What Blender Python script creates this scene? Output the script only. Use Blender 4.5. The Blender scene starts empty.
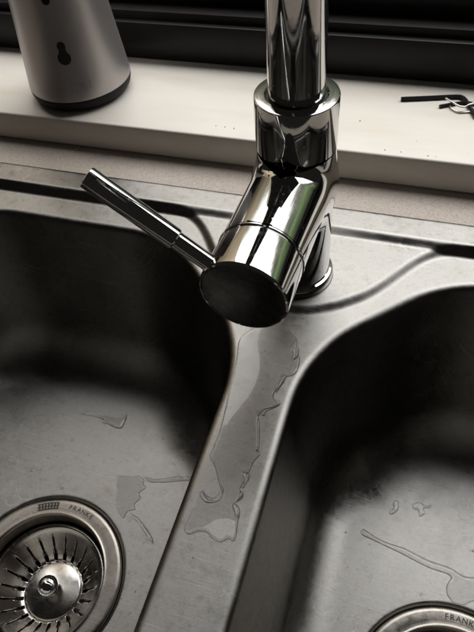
import bpy, bmesh, math, random
import numpy as np
from mathutils import Matrix, Vector
from mathutils.geometry import delaunay_2d_cdt

random.seed(7)
rng = np.random.default_rng(7)
S = bpy.context.scene
COL = S.collection
PI = math.pi

# ------------------------------------------------------------------ camera
ROT = Matrix(((0.95403, -0.17791, 0.24120),
              (0.29067, 0.74546, -0.59984),
              (-0.07308, 0.64237, 0.76290)))
cam_d = bpy.data.cameras.new('camera')
cam_d.sensor_fit = 'VERTICAL'
cam_d.sensor_height = 36.0
cam_d.lens = 36.0 * 595.0 / 632.0
cam_d.clip_start = 0.01
cam_d.clip_end = 50
cam = bpy.data.objects.new('camera', cam_d)
COL.objects.link(cam)
CAMP = Vector((0.07207, -0.30847, 0.33))
cam.matrix_world = Matrix.Translation(CAMP) @ ROT.to_4x4()
cam_d.dof.use_dof = True
cam_d.dof.focus_distance = 0.41
cam_d.dof.aperture_fstop = 20
S.camera = cam


def px(u, v, z=0.0):
    """point of the photograph (474 x 632) carried onto the level plane z"""
    d = ROT @ Vector((u - 237, -(v - 316), -595.0))
    t = (z - CAMP.z) / d.z
    p = CAMP + d * t
    return (p.x, p.y, z)


# ------------------------------------------------------------------ world and lamps
W = bpy.data.worlds.new('World')
S.world = W
W.use_nodes = True
W.node_tree.nodes['Background'].inputs[0].default_value = (1.0, 0.92, 0.84, 1)
W.node_tree.nodes['Background'].inputs[1].default_value = 0.016


def area(name, loc, target, sx, sy, power, color):
    l = bpy.data.lights.new(name, 'AREA')
    l.shape = 'RECTANGLE'
    l.size, l.size_y = sx, sy
    l.energy = power
    l.color = color
    o = bpy.data.objects.new(name, l)
    COL.objects.link(o)
    o.location = loc
    d = Vector(target) - Vector(loc)
    o.rotation_euler = d.to_track_quat('-Z', 'Y').to_euler()
    return o


# daylight through the window behind the sill: open sky above, the dim green of a garden low on the right
def tree_line(o, stops, grow=0.35, scale=7.0):
    """what the lamp shows from bottom to top: garden, tree line, then open sky"""
    l = o.data
    l.use_nodes = True
    nt = l.node_tree
    em = nt.nodes['Emission']
    tc = nt.nodes.new('ShaderNodeTexCoord')
    sp = nt.nodes.new('ShaderNodeSeparateXYZ')
    nt.links.new(tc.outputs['UV'], sp.inputs[0])
    no = nt.nodes.new('ShaderNodeTexNoise')
    no.inputs['Scale'].default_value = scale
    no.inputs['Detail'].default_value = 7.0
    no.inputs['Roughness'].default_value = 0.62
    nt.links.new(tc.outputs['UV'], no.inputs['Vector'])
    ma = nt.nodes.new('ShaderNodeMath')
    ma.operation = 'MULTIPLY_ADD'
    ma.inputs[1].default_value = grow
    nt.links.new(no.outputs[0], ma.inputs[0])
    nt.links.new(sp.outputs[1], ma.inputs[2])
    su = nt.nodes.new('ShaderNodeMath')
    su.operation = 'SUBTRACT'
    su.inputs[1].default_value = grow * 0.5
    nt.links.new(ma.outputs[0], su.inputs[0])
    r = nt.nodes.new('ShaderNodeValToRGB')
    e = r.color_ramp.elements
    while len(e) < len(stops):
        e.new(0.5)
    for i, (p, c) in enumerate(stops):
        e[i].position = p
        e[i].color = (*c, 1)
    nt.links.new(su.outputs[0], r.inputs[0])
    nt.links.new(r.outputs[0], em.inputs[0])


o = area('window_light', (1.35, 2.0, 4.5), (1.35, 0.0, 4.5), 5.5, 8.0, 900.0, (0.98, 0.985, 1.0))
tree_line(o, [(0.05, (0.008, 0.009, 0.007)), (0.10, (0.022, 0.024, 0.018)), (0.135, (0.055, 0.056, 0.046)), (0.165, (0.45, 0.45, 0.42)), (0.25, (0.85, 0.85, 0.83)), (0.45, (1, 1, 1))], 0.16)
o = area('window_light', (-3.2, 2.0, 6.5), (-3.2, 0.0, 6.5), 3.58, 5.0, 300.0, (0.98, 0.985, 1.0))
tree_line(o, [(0.0, (0.30, 0.26, 0.20)), (0.15, (0.7, 0.67, 0.62)), (0.30, (1, 1, 1))], 0.2)
o = area('garden_light', (2.1, 1.99, 0.92), (2.1, 0.0, 0.92), 1.7, 0.75, 2.0, (0.40, 0.58, 0.24))
tree_line(o, [(0.1, (0.10, 0.12, 0.06)), (0.45, (0.5, 0.6, 0.35)), (0.7, (1, 1, 1)), (0.95, (0.25, 0.3, 0.2))], 0.9, 5.0)
o = area('beige_fill_light', (-2.75, 2.0, 2.2), (-2.75, 0.0, 2.2), 4.2, 3.5, 42.0, (1.0, 0.84, 0.64))  # added beige lamp: warms the tap's left reflections and the left rim
tree_line(o, [(0.0, (0.10, 0.09, 0.07)), (0.22, (0.5, 0.46, 0.40)), (0.5, (1, 0.98, 0.94)), (0.8, (0.8, 0.8, 0.8))], 0.5, 4.0)

S.render.engine = 'CYCLES'
S.cycles.use_denoising = True
S.cycles.max_bounces = 14
S.cycles.transmission_bounces = 10
S.cycles.glossy_bounces = 8
S.cycles.transparent_max_bounces = 10
S.cycles.sample_clamp_indirect = 6
S.view_settings.view_transform = 'Standard'
S.view_settings.look = 'None'
S.view_settings.exposure = 0
S.view_settings.gamma = 1


# ------------------------------------------------------------------ materials
def mat(name):
    m = bpy.data.materials.new(name)
    m.use_nodes = True
    nt = m.node_tree
    return m, nt, nt.nodes['Principled BSDF']


def N(nt, t, **kw):
    n = nt.nodes.new(t)
    for k, v in kw.items():
        if k in n.inputs:
            n.inputs[k].default_value = v
        else:
            setattr(n, k, v)
    return n


def ramp(nt, fac, stops):
    r = nt.nodes.new('ShaderNodeValToRGB')
    e = r.color_ramp.elements
    while len(e) < len(stops):
        e.new(0.5)
    for i, (p, c) in enumerate(stops):
        e[i].position = p
        e[i].color = c if len(c) == 4 else (*c, 1)
    nt.links.new(fac, r.inputs[0])
    return r


def simple(name, col, rough=0.5, metal=0.0, noise=0.0, scale=300, bump=0.0, spec=0.5):
    m, nt, b = mat(name)
    b.inputs['Base Color'].default_value = (*col, 1)
    b.inputs['Roughness'].default_value = rough
    b.inputs['Metallic'].default_value = metal
    b.inputs['Specular IOR Level'].default_value = spec
    if noise or bump:
        tc = N(nt, 'ShaderNodeTexCoord')
        no = N(nt, 'ShaderNodeTexNoise', Scale=scale, Detail=4.0)
        nt.links.new(tc.outputs['Object'], no.inputs['Vector'])
        if noise:
            lo = tuple(c * (1 - noise) for c in col)
            hi = tuple(min(1, c * (1 + noise)) for c in col)
            r = ramp(nt, no.outputs[0], [(0.35, lo), (0.65, hi)])
            nt.links.new(r.outputs[0], b.inputs['Base Color'])
        if bump:
            bp = N(nt, 'ShaderNodeBump', Strength=bump, Distance=0.0005)
            nt.links.new(no.outputs[0], bp.inputs['Height'])
            nt.links.new(bp.outputs[0], b.inputs['Normal'])
    return m


def steel(name, col, r0, r1, grain=(40, 900, 900), bump=0.12, wear=1.0):
    """worn stainless sheet: fine grain, scratches, dull mottling, limescale tide marks, brown specks"""
    m, nt, b = mat(name)
    nt.nodes.remove(b)
    out = nt.nodes['Material Output']
    g = nt.nodes.new('ShaderNodeBsdfAnisotropic')
    g.distribution = 'BECKMANN'
    nt.links.new(g.outputs[0], out.inputs[0])
    L = nt.links.new
    tc = N(nt, 'ShaderNodeTexCoord')

    def noise(scale, detail=4.0, rough=0.6, loc=(0, 0, 0), sc=(1, 1, 1), rot=0.0):
        mp = N(nt, 'ShaderNodeMapping')
        mp.inputs['Location'].default_value = loc
        mp.inputs['Scale'].default_value = sc
        mp.inputs['Rotation'].default_value = (0, 0, rot)
        L(tc.outputs['Object'], mp.inputs[0])
        n = N(nt, 'ShaderNodeTexNoise', Scale=scale, Detail=detail, Roughness=rough)
        L(mp.outputs[0], n.inputs['Vector'])
        return n.outputs[0]

    def mathn(op, a_, b_, c_=None):
        n = N(nt, 'ShaderNodeMath', operation=op)
        for i, q in enumerate((a_, b_, c_)):
            if q is None:
                continue
            if isinstance(q, (int, float)):
                n.inputs[i].default_value = q
            else:
                L(q, n.inputs[i])
        return n.outputs[0]

    def mult(ca, cb, f):
        n = N(nt, 'ShaderNodeMix', data_type='RGBA', blend_type='MULTIPLY')
        n.inputs[0].default_value = f
        L(ca, n.inputs[6])
        L(cb, n.inputs[7])
        return n.outputs[2]

    gr = noise(1.0, 3.0, sc=grain)
    bl = noise(20.0, 7.0, 0.66)
    mott = noise(150.0, 6.0, 0.72, (3, 1, 0))
    fine = noise(900.0, 4.0, 0.7)
    # short scratches in several directions, broken up by a mask
    sc = None
    for ang, sd in ((0.35, 1), (1.25, 5), (2.2, 9), (2.8, 14)):
        v_ = noise(1.0, 2.0, 0.5, (sd, sd * 2.3, 0), (26, 1900, 26), ang)
        r_ = ramp(nt, v_, [(0.665, (0, 0, 0)), (0.72, (1, 1, 1))]).outputs[0]
        sc = r_ if sc is None else mathn('MAXIMUM', sc, r_)
    sc = mathn('MULTIPLY', sc, ramp(nt, noise(30.0, 3.0, 0.6, (7, 2, 0)), [(0.38, (0, 0, 0)), (0.56, (1, 1, 1))]).outputs[0])
    # limescale tide marks: thin contour lines of a broad noise
    tide = mathn('ABSOLUTE', mathn('SUBTRACT', noise(26.0, 5.0, 0.55, (11, 4, 0)), 0.56), 0.0)
    tide = ramp(nt, tide, [(0.0, (1, 1, 1)), (0.010, (0, 0, 0))]).outputs[0]
    tide = mathn('MULTIPLY', tide, ramp(nt, noise(14.0, 3.0, 0.5, (2, 9, 0)), [(0.48, (0, 0, 0)), (0.62, (1, 1, 1))]).outputs[0])
    # colour
    k = wear
    c = ramp(nt, bl, [(0.28, tuple(q * (1 - 0.17 * k) for q in col)), (0.5, col), (0.74, tuple(min(1, q * (1 + 0.14 * k)) for q in col))]).outputs[0]
    c = mult(c, ramp(nt, mott, [(0.30, (0.70, 0.66, 0.61)), (0.50, (1, 1, 1)), (0.72, (1.0, 0.98, 0.95))]).outputs[0], 0.75 * k)
    c = mult(c, ramp(nt, fine, [(0.28, (0.66, 0.62, 0.57)), (0.5, (1, 1, 1))]).outputs[0], 0.6 * k)
    c = mult(c, ramp(nt, noise(240.0, 2.0, 0.5, (5, 8, 0)), [(0.235, (0.22, 0.17, 0.12)), (0.265, (1, 1, 1))]).outputs[0], 0.8 * k)
    mx = N(nt, 'ShaderNodeMix', data_type='RGBA')
    L(mathn('MULTIPLY', mathn('ADD', mathn('MULTIPLY', tide, 0.55), mathn('MULTIPLY', sc, 0.6)), k), mx.inputs[0])
    L(c, mx.inputs[6])
    mx.inputs[7].default_value = tuple(min(1, q * 1.55) for q in col) + (1,)
    L(mx.outputs[2], g.inputs['Color'])
    # roughness
    ra = N(nt, 'ShaderNodeMapRange')
    for i, q in zip((1, 2, 3, 4), (0.3, 0.7, r0, r1)):
        ra.inputs[i].default_value = q
    L(bl, ra.inputs[0])
    rr = mathn('MULTIPLY_ADD', sc, 0.05, ra.outputs[0])
    rr = mathn('MULTIPLY_ADD', tide, 0.10 * k, rr)
    rr = mathn('MULTIPLY_ADD', mathn('SUBTRACT', mott, 0.5), 0.16 * k, rr)
    L(rr, g.inputs['Roughness'])
    # relief
    h_ = mathn('MULTIPLY_ADD', sc, 0.35, gr)
    h_ = mathn('MULTIPLY_ADD', mott, 0.8, h_)
    bp = N(nt, 'ShaderNodeBump', Strength=bump, Distance=0.0003)
    L(h_, bp.inputs['Height'])
    L(bp.outputs[0], g.inputs['Normal'])
    return m


def chrome(name, col=(0.58, 0.58, 0.575), rough=0.045):
    m, nt, b = mat(name)
    b.inputs['Metallic'].default_value = 1.0
    b.inputs['Base Color'].default_value = (*col, 1)
    tc = N(nt, 'ShaderNodeTexCoord')
    no = N(nt, 'ShaderNodeTexNoise', Scale=160.0, Detail=6.0, Roughness=0.65)
    nt.links.new(tc.outputs['Object'], no.inputs['Vector'])
    r = ramp(nt, no.outputs[0], [(0.5, (rough,) * 3), (0.72, (rough + 0.12,) * 3)])
    vo = N(nt, 'ShaderNodeTexVoronoi', Scale=170.0)
    nt.links.new(tc.outputs['Object'], vo.inputs['Vector'])
    dots = ramp(nt, vo.outputs['Distance'], [(0.10, (1, 1, 1)), (0.17, (0, 0, 0))])
    n2 = N(nt, 'ShaderNodeTexNoise', Scale=38.0, Detail=4.0)
    nt.links.new(tc.outputs['Object'], n2.inputs['Vector'])
    mk = ramp(nt, n2.outputs[0], [(0.50, (0, 0, 0)), (0.62, (1, 1, 1))])
    mm = N(nt, 'ShaderNodeMath', operation='MULTIPLY')
    nt.links.new(dots.outputs[0], mm.inputs[0])
    nt.links.new(mk.outputs[0], mm.inputs[1])
    ad = N(nt, 'ShaderNodeMath', operation='MULTIPLY_ADD')
    ad.inputs[1].default_value = 0.30
    nt.links.new(mm.outputs[0], ad.inputs[0])
    nt.links.new(r.outputs[0], ad.inputs[2])
    nt.links.new(ad.outputs[0], b.inputs['Roughness'])
    return m


M_DECK = steel('brushed_steel_deck', (0.285, 0.276, 0.262), 0.41, 0.53, bump=0.14)
M_FLANGE = steel('pressed_steel_flange', (0.26, 0.24, 0.215), 0.28, 0.42, grain=(300, 300, 300), bump=0.10)
M_BASKET = steel('polished_steel_basket', (0.56, 0.535, 0.50), 0.20, 0.32, grain=(300, 300, 300), bump=0.06, wear=0.7)
M_CHROME = chrome('chrome_plating')
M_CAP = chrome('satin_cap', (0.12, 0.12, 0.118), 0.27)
M_BLACK = simple('black_rubber', (0.012, 0.012, 0.012), 0.6)
M_ENGRAVE = simple('engraved_dark', (0.05, 0.045, 0.04), 0.6)
M_HEX = simple('black_oxide_steel', (0.020, 0.019, 0.019), 0.33, 0.0, 0.3, 900)
M_WIRE = simple('bright_wire', (0.75, 0.73, 0.70), 0.22, 1.0)
M_GREY = simple('silver_grey_plastic', (0.47, 0.44, 0.437), 0.38, 0.75, 0.05, 1500, 0.05)
M_BASE = simple('charcoal_plastic', (0.009, 0.009, 0.0095), 0.6, spec=0.25)
M_FRAME = simple('black_window_paint', (0.007, 0.0067, 0.006), 0.45, 0.0, 0.15, 60, 0.0, 0.3)
M_FRAME2 = simple('dark_brown_window_paint', (0.013, 0.010, 0.0085), 0.6, 0.0, 0.2, 60, 0.0, 0.3)
M_CRUMB = simple('brown_crumb', (0.26, 0.18, 0.11), 0.8)
M_LIME = simple('white_crumb', (0.75, 0.73, 0.70), 0.8)


def water_material():
    """clear water: refracting on the sloped meniscus, a plain thin film where it lies flat"""
    m, nt, b = mat('clear_water')
    b.inputs['Base Color'].default_value = (1, 1, 1, 1)
    b.inputs['Transmission Weight'].default_value = 1.0
    b.inputs['Roughness'].default_value = 0.0
    b.inputs['IOR'].default_value = 1.33
    tr = nt.nodes.new('ShaderNodeBsdfTransparent')
    gl = nt.nodes.new('ShaderNodeBsdfAnisotropic')
    gl.inputs['Roughness'].default_value = 0.0
    fr_ = nt.nodes.new('ShaderNodeFresnel')
    fr_.inputs[0].default_value = 1.33
    film = nt.nodes.new('ShaderNodeMixShader')
    nt.links.new(fr_.outputs[0], film.inputs[0])
    nt.links.new(tr.outputs[0], film.inputs[1])
    nt.links.new(gl.outputs[0], film.inputs[2])
    ge = nt.nodes.new('ShaderNodeNewGeometry')
    sx = nt.nodes.new('ShaderNodeSeparateXYZ')
    nt.links.new(ge.outputs['Normal'], sx.inputs[0])
    mr = nt.nodes.new('ShaderNodeMapRange')
    mr.inputs[1].default_value = 0.995
    mr.inputs[2].default_value = 0.95
    nt.links.new(sx.outputs[2], mr.inputs[0])
    mix = nt.nodes.new('ShaderNodeMixShader')
    mr.inputs[4].default_value = 0.6
    nt.links.new(mr.outputs[0], mix.inputs[0])
    nt.links.new(film.outputs[0], mix.inputs[1])
    nt.links.new(b.outputs[0], mix.inputs[2])
    nt.links.new(mix.outputs[0], nt.nodes['Material Output'].inputs[0])
    return m


M_WATER = water_material()


def sill_material():
    m, nt, b = mat('cream_painted_sill')
    tc = N(nt, 'ShaderNodeTexCoord')
    n1 = N(nt, 'ShaderNodeTexNoise', Scale=9.0, Detail=6.0, Roughness=0.6)
    mp = N(nt, 'ShaderNodeMapping')
    mp.inputs['Scale'].default_value = (1, 4, 4)
    nt.links.new(tc.outputs['Object'], mp.inputs[0])
    nt.links.new(mp.outputs[0], n1.inputs['Vector'])
    r = ramp(nt, n1.outputs[0], [(0.30, (0.76, 0.69, 0.59)), (0.5, (0.81, 0.755, 0.675)), (0.7, (0.835, 0.785, 0.71))])
    n2 = N(nt, 'ShaderNodeTexNoise', Scale=160.0, Detail=3.0)
    nt.links.new(tc.outputs['Object'], n2.inputs['Vector'])
    sp = ramp(nt, n2.outputs[0], [(0.24, (0.55, 0.45, 0.33)), (0.31, (1, 1, 1))])
    mul = N(nt, 'ShaderNodeMix', data_type='RGBA', blend_type='MULTIPLY')
    mul.inputs[0].default_value = 0.12
    nt.links.new(r.outputs[0], mul.inputs[6])
    nt.links.new(sp.outputs[0], mul.inputs[7])
    nt.links.new(mul.outputs[2], b.inputs['Base Color'])
    b.inputs['Roughness'].default_value = 0.42
    bp = N(nt, 'ShaderNodeBump', Strength=0.15, Distance=0.001)
    n3 = N(nt, 'ShaderNodeTexNoise', Scale=70.0, Detail=3.0)
    nt.links.new(tc.outputs['Object'], n3.inputs['Vector'])
    nt.links.new(n3.outputs[0], bp.inputs['Height'])
    nt.links.new(bp.outputs[0], b.inputs['Normal'])
    return m


def counter_material():
    m, nt, b = mat('speckled_laminate')
    tc = N(nt, 'ShaderNodeTexCoord')
    n1 = N(nt, 'ShaderNodeTexNoise', Scale=620.0, Detail=3.0, Roughness=0.7)
    nt.links.new(tc.outputs['Object'], n1.inputs['Vector'])
    r = ramp(nt, n1.outputs[0], [(0.30, (0.32, 0.265, 0.22)), (0.46, (0.42, 0.36, 0.305)),
                                 (0.56, (0.445, 0.385, 0.33)), (0.72, (0.54, 0.48, 0.42))])
    nt.links.new(r.outputs[0], b.inputs['Base Color'])
    b.inputs['Roughness'].default_value = 0.48
    return m


M_SILL = sill_material()
M_COUNTER = counter_material()


# ------------------------------------------------------------------ mesh helpers
def mesh_obj(name, verts, faces, material, parent=None, smooth=True, normals=None, sharp=None):
    me = bpy.data.meshes.new(name)
    me.from_pydata([tuple(map(float, v)) for v in verts], [], [tuple(map(int, f)) for f in faces])
    me.validate()
    me.materials.append(material)
    if smooth:
        me.polygons.foreach_set('use_smooth', [True] * len(me.polygons))
    if sharp is not None:
        me.set_sharp_from_angle(angle=sharp)
    if normals is not None:
        me.normals_split_custom_set_from_vertices([tuple(map(float, n)) for n in normals])
    me.update()
    o = bpy.data.objects.new(name, me)
    COL.objects.link(o)
    if parent is not None:
        o.parent = parent
    return o


def bm_obj(name, bm, material, parent=None, smooth=True, sharp=0.6):
    me = bpy.data.meshes.new(name)
    bmesh.ops.recalc_face_normals(bm, faces=bm.faces)
    bm.to_mesh(me)
    bm.free()
    me.materials.append(material)
    if smooth:
        me.polygons.foreach_set('use_smooth', [True] * len(me.polygons))
        me.set_sharp_from_angle(angle=sharp)
    o = bpy.data.objects.new(name, me)
    COL.objects.link(o)
    if parent is not None:
        o.parent = parent
    return o


def empty(name, loc=(0, 0, 0), rz=0.0):
    o = bpy.data.objects.new(name, None)
    o.empty_display_size = 0.02
    COL.objects.link(o)
    o.location = loc
    o.rotation_euler = (0, 0, rz)
    return o


def tag(o, label=None, cat=None, group=None, kind=None):
    if label: o['label'] = label
    if cat: o['category'] = cat
    if group: o['group'] = group
    if kind: o['kind'] = kind
    return o


def lathe(name, prof, material, parent=None, seg=96, axis='Z', origin=(0, 0, 0), sharp=0.55, basis=None):
    """turn a profile of (radius, height) about an axis"""
    V, Fc = [], []
    B = basis
    for (r, h) in prof:
        for i in range(seg):
            a = 2 * PI * i / seg
            p = Vector((r * math.cos(a), r * math.sin(a), h))
            if B is not None:
                p = B @ p
            V.append(p + Vector(origin))
    n = len(prof)
    for j in range(n - 1):
        for i in range(seg):
            k = (i + 1) % seg
            Fc.append((j * seg + i, j * seg + k, (j + 1) * seg + k, (j + 1) * seg + i))
    if prof[0][0] > 1e-6 and getattr(lathe, 'cap', False):
        pass
    me_v = V
    o = mesh_obj(name, me_v, Fc, material, parent, True, None, sharp)
    bm = bmesh.new()
    bm.from_mesh(o.data)
    bmesh.ops.remove_doubles(bm, verts=bm.verts, dist=1e-6)
    bmesh.ops.recalc_face_normals(bm, faces=bm.faces)
    bm.to_mesh(o.data)
    bm.free()
    o.data.set_sharp_from_angle(angle=sharp)
    return o


def frame_to(d):
    """rotation that takes +Z to d"""
    return Vector(d).normalized().to_track_quat('Z', 'Y').to_matrix()


def tube(name, pts, rad, material, parent=None, seg=16, cap=True, sharp=0.7):
    pts = [Vector(p) for p in pts]
    rads = rad if isinstance(rad, (list, tuple)) else [rad] * len(pts)
    V, Fc = [], []
    up = Vector((0.13, 0.21, 0.97))
    t0 = (pts[1] - pts[0]).normalized()
    u = t0.cross(up).normalized()
    for i, p in enumerate(pts):
        a = pts[max(i - 1, 0)]
        b = pts[min(i + 1, len(pts) - 1)]
        t = (b - a).normalized()
        u = (u - t * u.dot(t)).normalized()
        w = t.cross(u)
        for k in range(seg):
            an = 2 * PI * k / seg
            V.append(p + (u * math.cos(an) + w * math.sin(an)) * rads[i])
    for j in range(len(pts) - 1):
        for k in range(seg):
            q = (k + 1) % seg
            Fc.append((j * seg + k, j * seg + q, (j + 1) * seg + q, (j + 1) * seg + k))
    if cap:
        Fc.append(tuple(range(seg))[::-1])
        Fc.append(tuple((len(pts) - 1) * seg + k for k in range(seg)))
    return mesh_obj(name, V, Fc, material, parent, True, None, sharp)


def box(name, x0, x1, y0, y1, z0, z1, material, parent=None, bev=0.0, seg=2):
    bm = bmesh.new()
    bmesh.ops.create_cube(bm, size=1.0)
    for v in bm.verts:
        v.co = Vector(((x0 + x1) / 2 + v.co.x * (x1 - x0), (y0 + y1) / 2 + v.co.y * (y1 - y0), (z0 + z1) / 2 + v.co.z * (z1 - z0)))
    if bev:
        bmesh.ops.bevel(bm, geom=bm.edges[:], offset=bev, segments=seg, profile=0.5, affect='EDGES')
    return bm_obj(name, bm, material, parent, True, 0.6)


def smooth01(t):
    t = np.clip(t, 0, 1)
    return t * t * (3 - 2 * t)


def catmull(pts, n=8, closed=True):
    P = np.array(pts, float)
    out = []
    m = len(P)
    rngi = range(m) if closed else range(m - 1)
    for i in rngi:
        if closed:
            p0, p1, p2, p3 = P[(i - 1) % m], P[i], P[(i + 1) % m], P[(i + 2) % m]
        else:
            p0, p1, p2, p3 = P[max(i - 1, 0)], P[i], P[i + 1], P[min(i + 2, m - 1)]
        for k in range(n):
            t = k / n
            out.append(0.5 * ((2 * p1) + (-p0 + p2) * t + (2 * p0 - 5 * p1 + 4 * p2 - p3) * t * t + (-p0 + 3 * p1 - 3 * p2 + p3) * t ** 3))
    if not closed:
        out.append(P[-1])
    return np.array(out)


# ------------------------------------------------------------------ countertop, sill and window frame
def ring_slab(name, outer, inner, z0, z1, material):
    (ax, ay, bx, by), (cx, cy, dx, dy) = outer, inner
    O = [(ax, ay), (bx, ay), (bx, by), (ax, by)]
    I = [(cx, cy), (dx, cy), (dx, dy), (cx, dy)]
    V = [(x, y, z1) for x, y in O] + [(x, y, z1) for x, y in I] + [(x, y, z0) for x, y in O] + [(x, y, z0) for x, y in I]
    Fc = []
    for i in range(4):
        k = (i + 1) % 4
        Fc += [(i, k, 4 + k, 4 + i), (8 + i, 12 + i, 12 + k, 8 + k), (i, 8 + i, 8 + k, k), (4 + i, 4 + k, 12 + k, 12 + i)]
    return mesh_obj(name, V, Fc, material, None, False)


Z_COUNTER = 0.0058
counter = ring_slab('countertop', (-0.85, -0.56, 0.85, 0.128), (-0.395, -0.425, 0.395, 0.0735), -0.032, Z_COUNTER, M_COUNTER)
tag(counter, 'grey brown speckled laminate countertop strip behind the steel sink', 'countertop', kind='structure')

Z_SILL = 0.0345
sill = box('window_sill', -0.85, 0.85, 0.1165, 0.262, Z_COUNTER + 0.0004, Z_SILL, M_SILL, None, 0.0022, 3)
tag(sill, 'cream painted window sill with a square front edge above the counter', 'window sill', kind='structure')

fr = empty('window_frame', (0, 0.24, Z_SILL))
tag(fr, 'dark black brown window frame with stepped rails along the back of the cream sill', 'window frame')
for nm, a in (('bottom_rail', (-0.85, 0.85, -0.002, 0.006, 0.0, 0.0375, M_FRAME)),
              ('track_rail', (-0.85, 0.85, 0.0065, 0.030, 0.0, 0.0455, M_FRAME2)),
              ('sash_rail', (-0.85, 0.85, 0.0305, 0.060, 0.0, 0.088, M_FRAME)),
              ('head_light_block', (-0.85, 0.85, 0.000, 0.022, 0.730, 1.45, M_FRAME))):  # last one: unseen panel added above the window to cut off steep daylight
    box(nm, *a[:6], a[6], fr, 0.0015)


# ------------------------------------------------------------------ sink
def rounded_poly(pts, radii, step=0.004):
    """counter-clockwise polygon with rounded corners: points and outward normals"""
    n = len(pts)
    P = [Vector(p) for p in pts]
    segs = []
    for i in range(n):
        a, b, c = P[i - 1], P[i], P[(i + 1) % n]
        d1 = (b - a).normalized()
        d2 = (c - b).normalized()
        ang = math.acos(max(-1, min(1, d1.dot(d2))))
        r = radii[i]
        L = r * math.tan(ang / 2)
        p1 = b - d1 * L
        n1 = Vector((-d1.y, d1.x))
        ctr = p1 + n1 * r
        segs.append((p1, ctr, n1, ang, r, b + d2 * L))
    out, nor = [], []
    for i in range(n):
        p1, ctr, n1, ang, r, p2 = segs[i]
        k = max(6, int(r * ang / step))
        a0 = math.atan2(-n1.y, -n1.x)
        for j in range(k + 1):
            a = a0 + ang * j / k
            v = Vector((math.cos(a), math.sin(a)))
            out.append(ctr + v * r)
            nor.append(v)
        q = segs[(i + 1) % n][0]
        d = q - p2
        m = max(1, int(d.length / (step * 2)))
        nn = Vector((d.y, -d.x)).normalized()
        for j in range(1, m):
            out.append(p2 + d * (j / m))
            nor.append(nn)
    return np.array([tuple(v) for v in out]), np.array([tuple(v) for v in nor])


EDGE_X, BACK_Y, FRONT_Y, SIDE_X, CH = 0.0178, 0.0255, -0.385, 0.352, -0.0845
right_poly = [(EDGE_X, FRONT_Y), (SIDE_X, FRONT_Y), (SIDE_X, BACK_Y), (BACK_Y - CH, BACK_Y), (EDGE_X, EDGE_X + CH)]
right_rad = [0.095, 0.095, 0.095, 0.105, 0.110]
bowlR = rounded_poly(right_poly, right_rad)
left_poly = [(-x, y) for x, y in right_poly][::-1]
bowlL = rounded_poly(left_poly, right_rad[::-1])

OUT = (-0.405, -0.435, 0.405, 0.077)      # outer edge of the rim
YP_X = np.array([-0.05, 0.0, 0.018, 0.0347, 0.0543, 0.0668, 0.0787, 0.0886, 0.0975, 0.112, 0.13, 0.9])
YP_Y = np.array([-0.0353, -0.0353, -0.033, -0.0251, -0.0105, 0.0051, 0.0235, 0.0365, 0.0445, 0.0515, 0.0545, 0.0545])
_xs = np.linspace(-0.01, 0.5, 2041)
_ys = np.interp(_xs, YP_X, YP_Y)
_k = np.ones(41) / 41
for _ in range(2):
    _ys = np.convolve(np.pad(_ys, 20, mode='edge'), _k, mode='valid')
_gs = np.gradient(_ys, _xs)


def deck_z(x, y):
    ax = np.abs(x)
    yp = np.interp(ax, _xs, _ys)
    g = np.interp(ax, _xs, _gs)
    rim_in = np.minimum.reduce([0.0535 - y, x + 0.381, 0.381 - x, y + 0.411])
    s1 = smooth01((rim_in - 0.000) / 0.0080)
    s2 = smooth01(((yp - y) / np.sqrt(1 + g * g) + 0.0035) / 0.0075)
    z = 0.008 - 0.004 * s1 - 0.004 * s2 * s1
    e = np.minimum.reduce([OUT[3] - y, x - OUT[0], OUT[2] - x, y - OUT[1]])
    z = z - 0.002 * (1 - np.sqrt(np.clip(1 - (1 - np.clip(e / 0.003, 0, 1)) ** 2, 0, 1)))
    # divider and ledges are pressed sheet: very slight crown and waviness
    z = z + 0.00012 * np.sin(x * 41 + 1.0) * np.sin(y * 37)
    return z


def inside(poly, pts):
    x, y = pts[:, 0], pts[:, 1]
    c = np.zeros(len(pts), bool)
    n = len(poly)
    for i in range(n):
        x1, y1 = poly[i]
        x2, y2 = poly[(i + 1) % n]
        m = ((y1 > y) != (y2 > y))
        if abs(y2 - y1) > 1e-12:
            c ^= m & (x < (x2 - x1) * (y - y1) / (y2 - y1) + x1)
    return c


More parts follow.
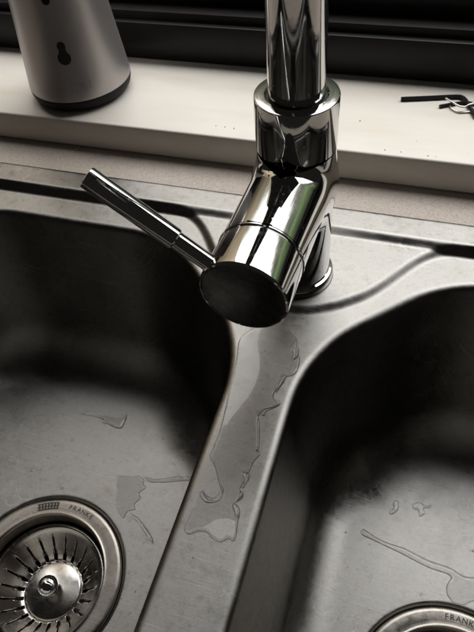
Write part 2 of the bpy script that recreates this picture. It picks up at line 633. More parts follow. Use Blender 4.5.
def build_sheet():
    gx = np.concatenate([np.arange(-0.402, -0.312, 0.006), np.arange(-0.312, 0.165, 0.0015), np.arange(0.165, 0.402, 0.006)])
    gy = np.concatenate([np.arange(-0.432, -0.08, 0.006), np.arange(-0.08, 0.0765, 0.0015)])
    X, Y = np.meshgrid(gx, gy)
    P = np.stack([X.ravel(), Y.ravel()], 1)
    keep = np.ones(len(P), bool)
    for c, nn in (bowlL, bowlR):
        off = c + nn * 0.0008
        keep &= ~inside(off, P)
    P = P[keep]
    V, E = [], []
    nx = np.arange(OUT[0], OUT[2] + 1e-6, 0.0045)
    ny = np.arange(OUT[1], OUT[3] + 1e-6, 0.0045)
    outer = [(x, OUT[1]) for x in np.linspace(OUT[0], OUT[2], len(nx))[:-1]] + [(OUT[2], y) for y in np.linspace(OUT[1], OUT[3], len(ny))[:-1]] + \
            [(x, OUT[3]) for x in np.linspace(OUT[2], OUT[0], len(nx))[:-1]] + [(OUT[0], y) for y in np.linspace(OUT[3], OUT[1], len(ny))[:-1]]
    loops = []
    for lp in (outer, bowlL[0].tolist(), bowlR[0].tolist()):
        s = len(V)
        V += [tuple(p) for p in lp]
        loops.append((s, len(lp)))
        E += [(s + i, s + (i + 1) % len(lp)) for i in range(len(lp))]
    V += [tuple(p) for p in P]
    v2, e2, f2, ov, oe, of = delaunay_2d_cdt([Vector(v) for v in V], E, [], 0, 1e-7)
    v2 = np.array([tuple(v) for v in v2])
    tri = np.array([f for f in f2 if len(f) == 3])
    cen = v2[tri].mean(1)
    ok = ~(inside(bowlL[0], cen) | inside(bowlR[0], cen))
    tri = tri[ok]
    a = v2[tri]
    cr = (a[:, 1, 0] - a[:, 0, 0]) * (a[:, 2, 1] - a[:, 0, 1]) - (a[:, 1, 1] - a[:, 0, 1]) * (a[:, 2, 0] - a[:, 0, 0])
    tri[cr < 0] = tri[cr < 0][:, ::-1]
    verts = np.column_stack([v2, deck_z(v2[:, 0], v2[:, 1])]).tolist()
    faces = tri.tolist()
    # outer edge turned down onto the counter
    # bowls
    back = {}
    for i, o in enumerate(ov):
        for j in o:
            back[j] = i
    r0 = 0.0062
    zf = Z_FLOOR
    for which, (c, nn) in ((0, bowlL), (1, bowlR)):
        s, n = loops[1 + which]
        prev = [back[s + i] for i in range(n)]
        z_edge = np.array([verts[k][2] for k in prev])
        # the back wall runs into the floor in a broad sweep, the other walls in a tighter one
        wb = smooth01((nn[:, 1] + 0.25) / 1.25)
        rb = 0.031 + 0.025 * wb
        aw = np.radians(83.5 - 3.5 * wb)
        prof = []
        for i in range(1, 9):
            t = aw * i / 8
            prof.append((r0 * np.sin(t), -r0 * (1 - np.cos(t))))
        d0, z0 = prof[-1]
        zb = zf + rb * (1 - np.cos(aw))
        d1 = d0 + (z0 - zb) / np.tan(aw)
        for i in range(1, 19):
            t = i / 18
            prof.append((d0 + (d1 - d0) * t, z0 + (zb - z0) * t))
        for i in range(1, 17):
            t = aw * (1 - i / 16)
            prof.append((d1 + rb * (np.sin(aw) - np.sin(t)), zf + rb * (1 - np.cos(t))))
        for d, z in prof:
            base = len(verts)
            w = np.maximum(0.0, 1 + z / 0.03)
            for i in range(n):
                q = c[i] - nn[i] * d[i]
                verts.append([q[0], q[1], z[i] + z_edge[i] * w[i]])
            ring = list(range(base, base + n))
            for i in range(n):
                k = (i + 1) % n
                faces.append((prev[i], prev[k], ring[k], ring[i]))
            prev = ring
        # floor, falling gently to the drain hole
        D = np.array(DRAIN[which])
        pc = np.array([verts[k][:2] for k in prev])
        ang = np.unwrap(np.arctan2(pc[:, 1] - D[1], pc[:, 0] - D[0]))
        circ = D + HOLE_R * np.column_stack([np.cos(ang), np.sin(ang)])
        for t in (0.08, 0.16, 0.25, 0.34, 0.43, 0.52, 0.61, 0.70, 0.78, 0.85, 0.90, 0.935, 0.96, 0.975, 0.985, 0.993, 1.0):
            base = len(verts)
            for i in range(n):
                q = pc[i] * (1 - t) + circ[i] * t
                rr = math.hypot(*(q - D))
                z = zf - 0.0016 * float(smooth01(np.array((HOLE_R + 0.0022 - rr) / 0.0022)))
                verts.append([q[0], q[1], z])
            ring = list(range(base, base + n))
            for i in range(n):
                k = (i + 1) % n
                faces.append((prev[i], prev[k], ring[k], ring[i]))
            prev = ring
    return verts, faces


DRAIN = [(-0.163, -0.2225), (0.163, -0.2225)]
HOLE_R = 0.0690
Z_FLOOR = -0.172

sink = empty('kitchen_sink', (0, 0, 0))
tag(sink, 'double bowl brushed stainless steel kitchen sink with a narrow wet divider', 'sink')
v, f = build_sheet()
sheet = mesh_obj('pressed_sheet', v, f, M_DECK, sink)
from mathutils.bvhtree import BVHTree
SHEET = BVHTree.FromPolygons([Vector(q) for q in v], [tuple(q) for q in f])


def sheet_z(x, y):
    h_ = SHEET.ray_cast(Vector((x, y, 0.1)), Vector((0, 0, -1)))[0]
    return h_.z if h_ is not None else Z_FLOOR


def drain_flange(cx, cy):
    z = Z_FLOOR
    prof = [(0.0715, z - 0.006), (0.0684, z - 0.0040), (0.0680, z - 0.0010), (0.0676, z + 0.0006), (0.0668, z + 0.0013), (0.0640, z + 0.0015), (0.0580, z + 0.0014),
            (0.0558, z + 0.0013), (0.0550, z + 0.0014), (0.0540, z + 0.0018), (0.0531, z + 0.0012), (0.0526, z - 0.0004),
            (0.0522, z - 0.006), (0.0516, z - 0.014), (0.0500, z - 0.0155)]
    fl = lathe('drain_flange', prof, M_FLANGE, sink, 128, origin=(cx, cy, 0), sharp=0.7)
    well = [(0.0502, z - 0.0150), (0.0498, z - 0.030), (0.0470, z - 0.052), (0.030, z - 0.066), (0.022, z - 0.072), (0.0215, z - 0.095), (0.0, z - 0.095)]
    lathe('drain_well', well, M_FLANGE, sink, 96, origin=(cx, cy, 0), sharp=0.7)
    return fl


def letters(word, cx, cy, z, radius, mid_deg, size, material, parent, spacing=1.0):
    """letters engraved round a flange, read from the middle outward"""
    bm = bmesh.new()
    widths = {'F': .56, 'R': .66, 'A': .68, 'N': .70, 'K': .66, 'E': .58}
    tot = sum(widths.get(c, .6) for c in word) * size * spacing
    s = -tot / 2
    for c in word:
        w = widths.get(c, .6) * size * spacing
        cu = bpy.data.curves.new('t', 'FONT')
        cu.body = c
        cu.size = size
        cu.align_x = 'CENTER'
        cu.offset = size * 0.012
        to = bpy.data.objects.new('t', cu)
        COL.objects.link(to)
        dg = bpy.context.evaluated_depsgraph_get()
        me = bpy.data.meshes.new_from_object(to.evaluated_get(dg))
        a = math.radians(mid_deg) - (s + w / 2) / radius
        mw = Matrix.Translation((cx + math.cos(a) * radius, cy + math.sin(a) * radius, z)) @ Matrix.Rotation(a - PI / 2, 4, 'Z')
        me.transform(mw)
        bm.from_mesh(me)
        bpy.data.objects.remove(to)
        bpy.data.curves.remove(cu)
        bpy.data.meshes.remove(me)
        s += w
    me = bpy.data.meshes.new('lettering')
    bm.to_mesh(me)
    bm.free()
    me.materials.append(material)
    o = bpy.data.objects.new('lettering', me)
    COL.objects.link(o)
    o.parent = parent
    return o


flanges = [drain_flange(*DRAIN[0]), drain_flange(*DRAIN[1])]
flanges[1]['label'] = 'drain flange only partly in frame'


def flange_emblem(cx, cy, z, parent, a0, a1, r0, r1):
    """dark stamped emblem block beside the lettering: hatched bars"""
    V, Fc = [], []
    nb = 7
    for i in range(nb):
        b0 = a0 + (a1 - a0) * i / nb
        b1 = b0 + (a1 - a0) / nb * 0.62
        k = len(V)
        for (r, a) in ((r0, b0), (r1, b0), (r1, b1), (r0, b1)):
            a = math.radians(a)
            V.append((cx + r * math.cos(a), cy + r * math.sin(a), z))
        Fc.append((k, k + 1, k + 2, k + 3))
    for rr in (r0, (r0 + r1) / 2, r1):
        k = len(V)
        steps = 10
        for i in range(steps + 1):
            a = math.radians(a0 + (a1 - a0) * i / steps)
            V.append((cx + (rr - .0004) * math.cos(a), cy + (rr - .0004) * math.sin(a), z + 0.00012))
            V.append((cx + (rr + .0004) * math.cos(a), cy + (rr + .0004) * math.sin(a), z + 0.00012))
        for i in range(steps):
            Fc.append((k + 2 * i, k + 2 * i + 1, k + 2 * i + 3, k + 2 * i + 2))
    return mesh_obj('stamped_emblem', V, Fc, M_ENGRAVE, parent, False)


ZL = Z_FLOOR + 0.00162
letters('FRANKE', DRAIN[0][0], DRAIN[0][1], ZL, 0.0592, 82, 0.0057, M_ENGRAVE, flanges[0], 1.15)
flange_emblem(DRAIN[0][0], DRAIN[0][1], ZL, flanges[0], 103, 121, 0.0585, 0.0640)
letters('FRANKE', DRAIN[1][0], DRAIN[1][1], ZL, 0.0592, 87, 0.0057, M_ENGRAVE, flanges[1], 1.15)
flange_emblem(DRAIN[1][0], DRAIN[1][1], ZL, flanges[1], 40, 56, 0.0585, 0.0640)


# ------------------------------------------------------------------ strainer baskets
def basket(cx, cy, label, rot):
    b = empty('strainer_basket', (cx, cy, Z_FLOOR - 0.036), rot)
    tag(b, label, 'strainer', 'strainer baskets in the sink drains')
    nslot = 22
    # slotted side wall: real slits with a round hole at their foot
    V, Fc = [], []
    prof = [(0.0245, 0.0), (0.0262, 0.0004), (0.0285, 0.0018), (0.0310, 0.0040), (0.0345, 0.0078), (0.0385, 0.0120), (0.0415, 0.0155), (0.0445, 0.0190), (0.0475, 0.0222), (0.0494, 0.0232), (0.0496, 0.0222)]
    per = 16
    seg = nslot * per
    for r, h in prof:
        for i in range(seg):
            a = 2 * PI * i / seg
            V.append((r * math.cos(a), r * math.sin(a), h))
    for j in range(len(prof) - 1):
        for i in range(seg):
            k = i % per
            gap = False
            if j in (1, 2):
                gap = k in (5, 6, 7, 8, 9, 10)
            elif j in (3, 4, 5):
                gap = k in (7, 8)
            if gap:
                continue
            q = (i + 1) % seg
            Fc.append((j * seg + i, j * seg + q, (j + 1) * seg + q, (j + 1) * seg + i))
    wall = mesh_obj('slotted_wall', V, Fc, M_BASKET, b)
    so = wall.modifiers.new('thickness', 'SOLIDIFY')
    so.thickness = 0.0007
    so.offset = -1
    disc = lathe('base_disc', [(0.0250, -0.0012), (0.0253, 0.0006), (0.0246, 0.0016), (0.0225, 0.0021), (0.012, 0.0034), (0.005, 0.0040), (0.0, 0.0041)], M_BASKET, b, 72, sharp=0.9)
    lathe('knob', [(0.0048, 0.0030), (0.0040, 0.0052), (0.0038, 0.0085), (0.0050, 0.0105), (0.0080, 0.0125), (0.0088, 0.0150), (0.0082, 0.0176), (0.0062, 0.0196), (0.0032, 0.0206), (0.0, 0.0208)], M_CHROME, disc, 48, sharp=0.9)
    ru = lathe('rubber_seal', [(0.0225, -0.0014), (0.0238, -0.004), (0.0225, -0.006), (0.0, -0.006)], M_BLACK, b, 48)
    return b


basket(DRAIN[0][0], DRAIN[0][1], 'steel strainer basket with round knob in the left bowl drain', 0.1)
basket(DRAIN[1][0], DRAIN[1][1], 'steel strainer basket in the right bowl drain, mostly below the frame', 0.25)


# ------------------------------------------------------------------ mixer tap
TZ = 0.004
tap = empty('mixer_tap', (0, 0, TZ), math.radians(-2.5))
tag(tap, 'chrome mixer tap with tubular lever standing between the two bowls', 'tap')
AX_Z = 0.0860          # height of the horizontal body above the platform
R_COL, R_HOR = 0.0245, 0.0256
SEAM_Y = -0.0735
CAP_Y = -0.1065
Z_SEAM = 0.1115
Z_TOP = 0.1465


def smin(a, b, k):
    h = np.clip(0.5 + 0.5 * (b - a) / k, 0, 1)
    return b * (1 - h) + a * h - k * h * (1 - h)


def body_sdf(p):
    x, y, z = p[..., 0], p[..., 1], p[..., 2]
    col = np.sqrt(x * x + y * y) - R_COL
    # horizontal body, closed by a round back inside the column
    yy = np.maximum(y, 0.0)
    hor = np.sqrt(x * x + (z - AX_Z) ** 2 + yy * yy) - R_HOR
    return smin(col, hor, 0.010)


def grad(p, e=2e-5):
    g = np.zeros_like(p)
    for i in range(3):
        d = np.zeros(3)
        d[i] = e
        g[..., i] = (body_sdf(p + d) - body_sdf(p - d)) / (2 * e)
    return g / np.linalg.norm(g, axis=-1, keepdims=True)


def surface_nets(lo, hi, h):
    n = [int(round((hi[i] - lo[i]) / h)) for i in range(3)]
    ax = [lo[i] + h * np.arange(n[i] + 1) for i in range(3)]
    G = np.stack(np.meshgrid(*ax, indexing='ij'), -1)
    D = body_sdf(G)
    s = D < 0
    c = np.zeros(tuple(n), int)
    for a in (0, 1):
        for b in (0, 1):
            for d in (0, 1):
                c += s[a:n[0] + a, b:n[1] + b, d:n[2] + d]
    act = (c > 0) & (c < 8)
    idx = -np.ones(tuple(n), int)
    idx[act] = np.arange(act.sum())
    P = np.argwhere(act) * h + np.array(lo) + h / 2
    cells = np.argwhere(act)
    for _ in range(6):
        P = P - grad(P) * body_sdf(P)[:, None]
    faces = []
    for axis in range(3):
        o1, o2 = [(1, 2), (2, 0), (0, 1)][axis]
        sl0 = [slice(None)] * 3
        sl1 = [slice(None)] * 3
        sl0[axis] = slice(0, -1)
        sl1[axis] = slice(1, None)
        A, B = s[tuple(sl0)], s[tuple(sl1)]
        cr = np.argwhere(A != B)
        cr = cr[(cr[:, o1] > 0) & (cr[:, o1] < n[o1]) & (cr[:, o2] > 0) & (cr[:, o2] < n[o2])]
        for q in cr:
            v = []
            for (a, b) in ((-1, -1), (0, -1), (0, 0), (-1, 0)):
                w = q.copy()
                w[o1] += a
                w[o2] += b
                v.append(idx[w[0], w[1], w[2]])
            if min(v) < 0:
                continue
            if not A[tuple(q)]:
                v = v[::-1]
            faces.append(tuple(v))
    return P, faces, cells, n


h = 0.0011
lo = np.array([-0.033, SEAM_Y, 0.006])
nz = int(round((Z_SEAM - 0.006) / h))
nyc = int(round((0.033 - SEAM_Y) / h))
hi = np.array([0.033, SEAM_Y + nyc * h, 0.006 + nz * h])
P, fc, cells, nn = surface_nets(lo, hi, h)
P[cells[:, 2] == 0, 2] = lo[2]
P[cells[:, 2] == nn[2] - 1, 2] = hi[2]
P[cells[:, 1] == 0, 1] = lo[1]
Z_SEAM = hi[2]
mesh_obj('body', P, fc, M_CHROME, tap, True, grad(P))

lathe('base_ring', [(0.0245, 0.0075), (0.0262, 0.0070), (0.0272, 0.0058), (0.0275, 0.0040), (0.0275, 0.0008), (0.0268, 0.0001), (0.020, 0.0001)], M_CHROME, tap, 96)
lathe('gasket', [(0.0274, -0.0004), (0.0277, 0.0002), (0.0270, 0.0006)], M_BLACK, tap, 96)
lathe('collar', [(0.0236, Z_SEAM - 0.0006), (0.0236, Z_SEAM + 0.0004), (0.0245, Z_SEAM + 0.0007), (0.0249, Z_SEAM + 0.0014), (0.0249, Z_TOP - 0.0010), (0.0246, Z_TOP - 0.0003), (0.0238, Z_TOP),
                 (0.0186, Z_TOP), (0.0180, Z_TOP - 0.0006), (0.0180, Z_TOP - 0.016)], M_CHROME, tap, 128, sharp=0.45)
lathe('pipe_gasket', [(0.0179, Z_TOP - 0.0022), (0.0164, Z_TOP - 0.0022)], M_BLACK, tap, 96)
# spout: tall gooseneck that leaves the frame at the top
pts = [(0, 0, Z_TOP - 0.015 + 0.012 * i) for i in range(18)]
zt = pts[-1][2]
for i in range(1, 25):
    a = PI * i / 24
    pts.append((0, -0.085 * (1 - math.cos(a)), zt + 0.085 * math.sin(a)))
for i in range(1, 4):
    pts.append((0, -0.17, zt - 0.008 * i))
tube('spout_pipe', pts, 0.0165, M_CHROME, tap, 64)

# handle: turns about the horizontal axis in front of the seam
Bm = Matrix(((1, 0, 0), (0, 0, -1), (0, 1, 0)))       # local z -> -y


def hprof(lst):
    return [(r, -y) for r, y in lst]


hd = lathe('handle_hub', hprof([(0.0236, SEAM_Y + 0.0012), (0.0242, SEAM_Y - 0.0004), (0.0257, SEAM_Y - 0.0006), (0.0261, SEAM_Y - 0.0012), (0.0261, SEAM_Y - 0.0020), (0.0257, SEAM_Y - 0.0026), (0.0245, SEAM_Y - 0.0028), (0.0245, SEAM_Y - 0.0033), (0.0255, SEAM_Y - 0.0036), (0.0257, SEAM_Y - 0.010),
                                (0.0259, CAP_Y + 0.0030), (0.0258, CAP_Y + 0.0010), (0.0252, CAP_Y + 0.0001), (0.0246, CAP_Y - 0.0002), (0.0243, CAP_Y + 0.0005)]), M_CHROME, tap, 128, origin=(0, 0, AX_Z), sharp=0.45, basis=Bm)
lathe('end_cap', hprof([(0.0244, CAP_Y + 0.0012), (0.0243, CAP_Y + 0.0004), (0.0236, CAP_Y + 0.0001), (0.0, CAP_Y - 0.0001)]), M_CAP, hd, 96, origin=(0, 0, AX_Z), sharp=0.45, basis=Bm)
# lever
LV_Y, LV_A = -0.1003, math.radians(37.0)
ld = Vector((-math.cos(LV_A), -0.01, math.sin(LV_A))).normalized()
lb = Vector((0, LV_Y, AX_Z))
LB = frame_to(ld)
lever = lathe('lever_stem', [(0.0045, 0.020), (0.0050, 0.0262), (0.0049, 0.0270), (0.0049, 0.0500)], M_CHROME, tap, 48, origin=lb, basis=LB)
lathe('lever_grip', [(0.0049, 0.0468), (0.0056, 0.0471), (0.0060, 0.0478), (0.0060, 0.1010), (0.0057, 0.1017), (0.0050, 0.1020), (0.0, 0.1020)], M_CHROME, lever, 64, origin=lb, basis=LB, sharp=0.45)


# ------------------------------------------------------------------ soap dispenser
DX, DY = -0.257, 0.172
disp = empty('soap_dispenser', (DX, DY, Z_SILL))
tag(disp, 'tapered silver grey soap dispenser with black base standing on the sill', 'soap dispenser')
body_prof = [(0.0486, 0.0128), (0.0494, 0.0132), (0.0495, 0.0142), (0.0478, 0.030), (0.0452, 0.055), (0.0428, 0.080), (0.0412, 0.100), (0.0400, 0.120), (0.0388, 0.140),
             (0.037, 0.152), (0.033, 0.158), (0.020, 0.161), (0.0, 0.162)]
lathe('housing', body_prof, M_GREY, disp, 96, sharp=0.9)
lathe('base_ring', [(0.0, 0.0012), (0.0425, 0.0012), (0.0455, 0.0022), (0.0482, 0.0060), (0.0492, 0.0100), (0.0494, 0.0124), (0.0486, 0.0129)], M_BASE, disp, 96, sharp=0.9)
for a in (0.3, 1.87, 3.44, 5.01):
    lathe('foot', [(0.0, 0.0), (0.0050, 0.0), (0.0055, 0.0006), (0.0055, 0.0022)], M_BASE, disp, 20, origin=(0.036 * math.cos(a), 0.036 * math.sin(a), 0))


def disp_r(zz):
    return float(np.interp(zz, [p[1] for p in body_prof[:9]], [p[0] for p in body_prof[:9]]))


def on_housing(name, outline, az, zc, proud, material):
    """flat outline (across, up) laid on the curved housing as a thin raised piece"""
    m = len(outline)
    V = []
    for lift in (proud, -0.0004):
        for s, t in outline:
            zz = zc + t
            r = disp_r(zz)
            a = az + s / r
            V.append(((r + lift) * math.cos(a), (r + lift) * math.sin(a), zz))
    Fc = [tuple(range(m))] + [(i, m + i, m + (i + 1) % m, (i + 1) % m) for i in range(m)]
    return mesh_obj(name, V, Fc, material, disp, False)


AZ = math.atan2(CAMP.y - DY, CAMP.x - DX)
ka = math.radians
key = []
for i in range(28):
    a = ka(90 + 42 + (360 - 84) * i / 27)
    key.append((0.0052 * math.cos(a), -0.0050 + 0.0052 * math.sin(a)))
for i in range(14):
    a = ka(-40 + 260 * i / 13)
    key.append((0.0033 * math.cos(a), 0.0040 + 0.0036 * math.sin(a)))
on_housing('keyhole_slot', [(a * 1.12, b * 1.12) for a, b in key], AZ - 0.20, 0.0585, 0.00025, M_BLACK)
hole = [(0.0034 * math.cos(ka(18 * i)), 0.0034 * math.sin(ka(18 * i))) for i in range(20)]
on_housing('screw_hole', hole, AZ - 0.25, 0.1000, 0.00025, M_BASE)
# faint moulded marks low on the housing
for s, w, hh in ((-0.0115, 0.0026, 0.0042), (-0.0068, 0.0018, 0.0052), (-0.0028, 0.0030, 0.0040), (0.0012, 0.0010, 0.0066), (0.0036, 0.0010, 0.0066), (0.0066, 0.0026, 0.0044), (0.0096, 0.0010, 0.0066)):
    on_housing('moulded_mark', [(s, -0.0025), (s + w * .5, -0.0025), (s + w * .5, hh - 0.0025), (s, hh - 0.0025)], AZ - 0.05, 0.0265, 0.00045, M_GREY)


# ------------------------------------------------------------------ hex keys, wire clip, crumbs on the sill
def hex_rod(name, p, rad, z, label, group=None):
    q = catmull([(*px(u, v_, z + rad)[:2], z + rad) for u, v_ in p], 8, False)
    o = tube(name, q, rad, M_HEX, None, 6, True, 0.5)
    return o


o = hex_rod('hex_key', [(401, 99), (430, 97.8), (455, 96.6), (462, 97.5), (466, 101), (469, 106), (476, 117)], 0.0019, Z_SILL, '')
tag(o, 'long black hex key with bent arm lying on the cream sill', 'hex key')
o = hex_rod('hex_key', [(439.5, 106.5), (452, 104.2), (463, 102.8), (470, 103.2), (478, 105)], 0.0015, Z_SILL, '')
tag(o, 'short thin black hex key lying under the bright wire clip', 'hex key')
wp = [(446, 98.2, .0046), (452, 102, .0050), (459, 106, .0052), (464, 107, .0050), (468, 105, .0048), (474, 103.2, .0046), (482, 102.5, .0040), (488, 106, .0030), (480, 110, .0016),
      (468, 112, .0010), (458, 111.8, .0010), (452, 109, .0010), (450, 106.5, .0010)]
q = catmull([(*px(a, b, Z_SILL + c)[:2], Z_SILL + c) for a, b, c in wp], 6, False)
o = tube('wire_clip', q, 0.00085, M_WIRE, None, 10)
tag(o, 'bright bent wire clip looped over the black hex keys', 'wire clip')

crumb_me = None
for i, (u, v_) in enumerate([(360, 121), (401, 152), (428, 156), (436, 157), (417, 141), (385, 150), (225, 127), (216, 126), (234, 128.5)]):
    if crumb_me is None:
        bm = bmesh.new()
        bmesh.ops.create_icosphere(bm, subdivisions=2, radius=1.0)
        for vv in bm.verts:
            vv.co *= 1 + random.uniform(-0.25, 0.25)
        crumb_me = bpy.data.meshes.new('crumb')
        bm.to_mesh(crumb_me)
        bm.free()
        crumb_me.materials.append(M_CRUMB)
    c = bpy.data.objects.new('crumb', crumb_me)
    COL.objects.link(c)
    s = random.uniform(0.00025, 0.00055)
    c.scale = (s * random.uniform(1, 2), s, s * .6)
    c.location = (*px(u, v_, Z_SILL)[:2], Z_SILL + s * 0.4)
    c.rotation_euler = (0, 0, random.uniform(0, 3))
    tag(c, ('lone tiny brown crumb on the sill right of the tap collar', 'tiny brown crumb near the sill front edge right of the tap', 'tiny brown crumb near the sill front edge below the wire clip, left of a pair',
            'tiny brown crumb near the sill front edge, rightmost of the row', 'tiny brown crumb mid sill below the long hex key', 'tiny brown crumb near the sill front edge closest to the tap',
            'tiny brown crumb left of the tap collar, middle of three', 'tiny brown crumb left of the tap collar, leftmost of three', 'tiny brown crumb left of the tap collar, nearest the collar')[i], 'crumb', 'brown crumbs on the sill')
lime = crumb_me.copy()
lime.materials[0] = M_LIME
for i, (u, v_) in enumerate([(76, 149.5), (79, 147.5), (73, 150.5)]):
    c = bpy.data.objects.new('crumb', lime)
    COL.objects.link(c)
    s = (0.0011, 0.0008, 0.0007)[i]
    c.scale = (s * 1.4, s, s * .5)
    c.location = (*px(u, v_, Z_COUNTER)[:2], Z_COUNTER + s * 0.35)
    tag(c, ('largest white crumb on the speckled countertop above the lever end', 'small white crumb behind the largest one on the countertop', 'small white crumb left of the largest one on the countertop')[i], 'crumb', 'white crumbs on the counter')


# ------------------------------------------------------------------ water
def seg_dist(P, poly):
    best = np.full(len(P), 1e9)
    n = len(poly)
    for i in range(n):
        a, b = poly[i], poly[(i + 1) % n]
        ab = b - a
        t = np.clip(((P - a) @ ab) / max(ab @ ab, 1e-18), 0, 1)
        best = np.minimum(best, np.linalg.norm(P - (a + t[:, None] * ab), axis=1))
    return best


def water(name, outline, zfun, height, edge, label, cat='water', group=None, step=0.0008, smooth_n=5, jitter=0.0011):
    """a pool of water: flat film with a rounded meniscus round its outline"""
    base = np.array([px(u, v_, zfun)[:2] if not callable(zfun) else px(u, v_, 0.0)[:2] for u, v_ in outline])
    poly = catmull(base, smooth_n, True)
    # ragged outline: smoothed random wander along the edge
    m_ = len(poly)
    wn = rng.normal(0, 1, (m_, 2))
    kern = np.exp(-0.5 * (np.arange(-6, 7) / 2.2) ** 2)
    kern /= kern.sum()
    wn = np.stack([np.convolve(np.concatenate([wn[-6:, q], wn[:, q], wn[:6, q]]), kern, mode='valid') for q in (0, 1)], 1)
    poly = poly + wn * jitter
    lo, hi = poly.min(0), poly.max(0)
    X, Y = np.meshgrid(np.arange(lo[0], hi[0], step), np.arange(lo[1], hi[1], step))
    Pg = np.stack([X.ravel(), Y.ravel()], 1)
    Pg = Pg + rng.uniform(-0.15, 0.15, Pg.shape) * step
    Pg = Pg[inside(poly, Pg)]
    d = seg_dist(Pg, poly)
    Pg = Pg[d > step * 0.35]
    V = [Vector(p) for p in poly] + [Vector(p) for p in Pg]
    n = len(poly)
    v2, e2, f2, ov, oe, of = delaunay_2d_cdt(V, [(i, (i + 1) % n) for i in range(n)], [], 1, 1e-8)
    v2 = np.array([tuple(p) for p in v2])
    d = seg_dist(v2, poly)
    ph = rng.uniform(0, 6.28, 4)
    wob = 1.0 + 0.42 * np.sin(v2[:, 0] * 310 + ph[0] + 1.3 * np.sin(v2[:, 1] * 240 + ph[1])) * np.sin(v2[:, 1] * 270 + ph[2] + 1.1 * np.sin(v2[:, 0] * 330 + ph[3]))
    t = np.clip(d / (edge * wob), 0, 1)
    slow = 0.70 + 0.30 * np.sin(v2[:, 0] * 95 + ph[2]) * np.sin(v2[:, 1] * 80 + ph[0])
    hgt = height * slow * np.sqrt(1 - (1 - t) ** 2)
    zb = np.array([sheet_z(a_, b_) for a_, b_ in v2])
    top = np.column_stack([v2, zb + 0.00005 + hgt])
    m = len(v2)
    tri = np.array([f for f in f2 if len(f) == 3])
    a = v2[tri]
    cr = (a[:, 1, 0] - a[:, 0, 0]) * (a[:, 2, 1] - a[:, 0, 1]) - (a[:, 1, 1] - a[:, 0, 1]) * (a[:, 2, 0] - a[:, 0, 0])
    tri[cr < 0] = tri[cr < 0][:, ::-1]
    o = mesh_obj(name, top, tri, M_WATER, None, True)
    tag(o, label, cat, group)
    return o


def cr(x0, y0, k, pts):
    return [(x0 + a / k, y0 + b / k) for a, b in pts]


film = cr(130, 310, 2.37, [(262, 68), (254, 110), (247, 160), (236, 196), (222, 250), (208, 296), (194, 330), (189, 350), (198, 364), (206, 390), (214, 414), (218, 436), (206, 450), (186, 448),
                           (170, 430), (163, 446), (152, 470), (140, 495), (128, 518), (138, 533), (160, 528), (182, 524), (198, 540), (214, 548), (232, 540), (250, 545), (255, 515), (259, 490),
                           (248, 478), (244, 464), (256, 452), (268, 440), (262, 424), (274, 404), (266, 386), (282, 384), (292, 364), (310, 342), (300, 330), (302, 296), (304, 258), (320, 234),
                           (350, 226), (342, 204), (354, 182), (368, 168), (358, 156), (392, 152), (402, 112), (386, 96), (396, 70), (376, 44), (340, 30), (300, 40)])
water('water_film', film, deck_z, 0.0011, 0.0011, 'thin ragged water film along the top of the steel divider', 'water', step=0.0006, smooth_n=5)
ZW = -0.1718
blob = cr(60, 380, 3.386, [(72, 105), (90, 113), (150, 122), (196, 128), (212, 120), (224, 115), (227, 124), (215, 150), (205, 163), (185, 159), (165, 150), (140, 146), (150, 136), (130, 126), (76, 117)])
water('water_streak', blob, ZW, 0.0015, 0.0030, 'short hooked water streak on the left bowl floor behind the drain', 'water')
flm = cr(60, 380, 3.386, [(190, 322), (208, 326), (225, 323), (246, 329), (262, 326), (286, 338), (282, 352), (292, 366), (268, 384), (274, 402), (252, 420), (254, 436), (232, 446), (222, 462), (208, 468), (198, 445), (188, 420), (184, 395), (190, 372), (186, 350)])
water('water_film', flm, ZW, 0.0008, 0.0012, 'broad shallow water film beside the left drain', 'water')
stk = cr(60, 380, 3.386, [(284, 328), (310, 335), (350, 333), (400, 330), (446, 326), (447, 338), (400, 342), (350, 345), (316, 347), (296, 342)])
water('water_streak', stk, ZW, 0.0012, 0.0024, 'straight water streak running from the divider across the left bowl floor', 'water', step=0.0005)
st = cr(60, 380, 3.386, [(235, 450), (250, 456), (268, 470), (290, 498), (308, 528), (318, 556), (310, 550), (290, 517), (266, 487), (244, 466)])
water('water_streak', st, ZW, 0.0011, 0.0022, 'curved thin water streak between the left drain and the divider', 'water')
rb_ = cr(320, 480, 3.08, [(135, 150), (165, 170), (200, 186), (260, 210), (330, 245), (380, 262), (410, 276), (440, 294), (474, 299), (520, 296), (540, 330), (520, 370), (474, 374), (440, 385), (410, 378), (391, 356),
                          (388, 330), (400, 308), (395, 294), (340, 272), (280, 242), (220, 214), (165, 184), (128, 166)])
water('water_streak', rb_, ZW, 0.0016, 0.0034, 'long water streak ending in a round pool on the right bowl floor', 'water')
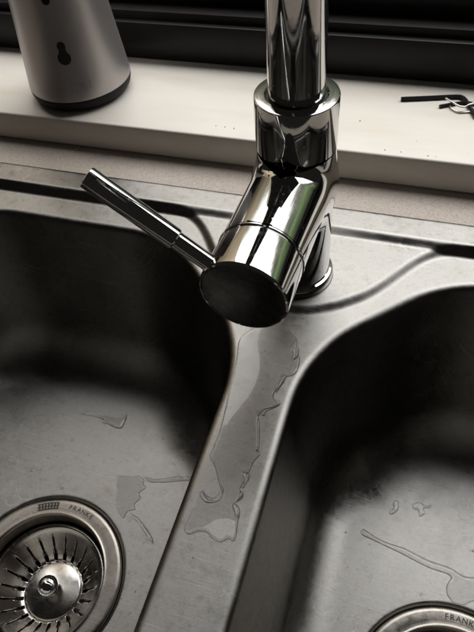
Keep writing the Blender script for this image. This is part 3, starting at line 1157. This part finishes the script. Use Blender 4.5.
for i, pp in enumerate(([(285, 75), (305, 68), (322, 78), (345, 76), (340, 86), (318, 88), (322, 100), (304, 112), (300, 94), (286, 88)], [(228, 70), (238, 68), (242, 80), (236, 98), (222, 108), (214, 98), (228, 88)])):
    water('water_drop', cr(320, 480, 3.08, pp), ZW, 0.0012, 0.0012, ('larger ragged', 'smaller narrow')[i] + ' water drop at the back of the right bowl floor', 'water')
beads = [([(384, 92), (394, 84), (400, 96), (396, 112), (386, 118), (388, 104)], 'upper right'), ([(352, 160), (362, 150), (372, 158), (364, 170), (356, 184), (346, 196), (344, 180)], 'hooked'),
         ([(336, 222), (352, 214), (356, 226), (340, 234), (324, 240), (318, 250), (312, 244), (322, 230)], 'bent'), ([(300, 262), (307, 262), (308, 300), (306, 332), (298, 332), (300, 298)], 'long straight'),
         ([(268, 386), (276, 384), (284, 396), (276, 412), (268, 424), (264, 412), (272, 400)], 'leaning'), ([(262, 428), (270, 434), (266, 446), (256, 452), (258, 440)], 'small round'),
         ([(244, 462), (252, 460), (260, 474), (258, 492), (250, 488), (248, 474)], 'lowest'), ([(164, 436), (172, 428), (184, 440), (200, 444), (212, 434), (216, 414), (222, 424), (216, 446), (200, 456), (178, 454)], 'curled')]
for pp, w in beads:
    water('water_bead', cr(130, 310, 2.37, pp), 0.0, 0.0017, 0.0013, w + ' water bead on the edge of the film on the divider', 'water', 'beads along the divider film', step=0.0004, jitter=0.0004)
# drops dotted on the divider edges and left floor
for i, (u, v_, r, zz) in enumerate([(128.5, 572, 0.0017, ZW), (166, 530, 0.0016, ZW), (62, 488, 0.0016, ZW), (30, 470, 0.002, ZW), (72, 440, 0.0018, ZW)]):
    ring = []
    c0 = px(u, v_, zz)
    n = 9
    k = 1.0 / (0.001 * 1.0)
    for j in range(n):
        a = 2 * PI * j / n
        rr = r * 1100 * random.uniform(0.8, 1.2)
        ring.append((u + rr * math.cos(a), v_ + rr * 0.8 * math.sin(a)))
    water('water_drop', ring, zz, 0.0007, 0.0014, ('small water drop at the right edge of the left drain flange', 'small water drop on the left bowl floor beside the divider wall', 'small water drop on the left bowl floor just behind the drain flange', 'small water drop on the left bowl floor nearest the left picture edge', 'small water drop on the left bowl floor below the hooked streak')[i], 'water', 'small drops on the left bowl floor', step=0.0004, jitter=0.0003)
print('TRIS', sum(len(o.data.polygons) for o in S.objects if o.type == 'MESH'))
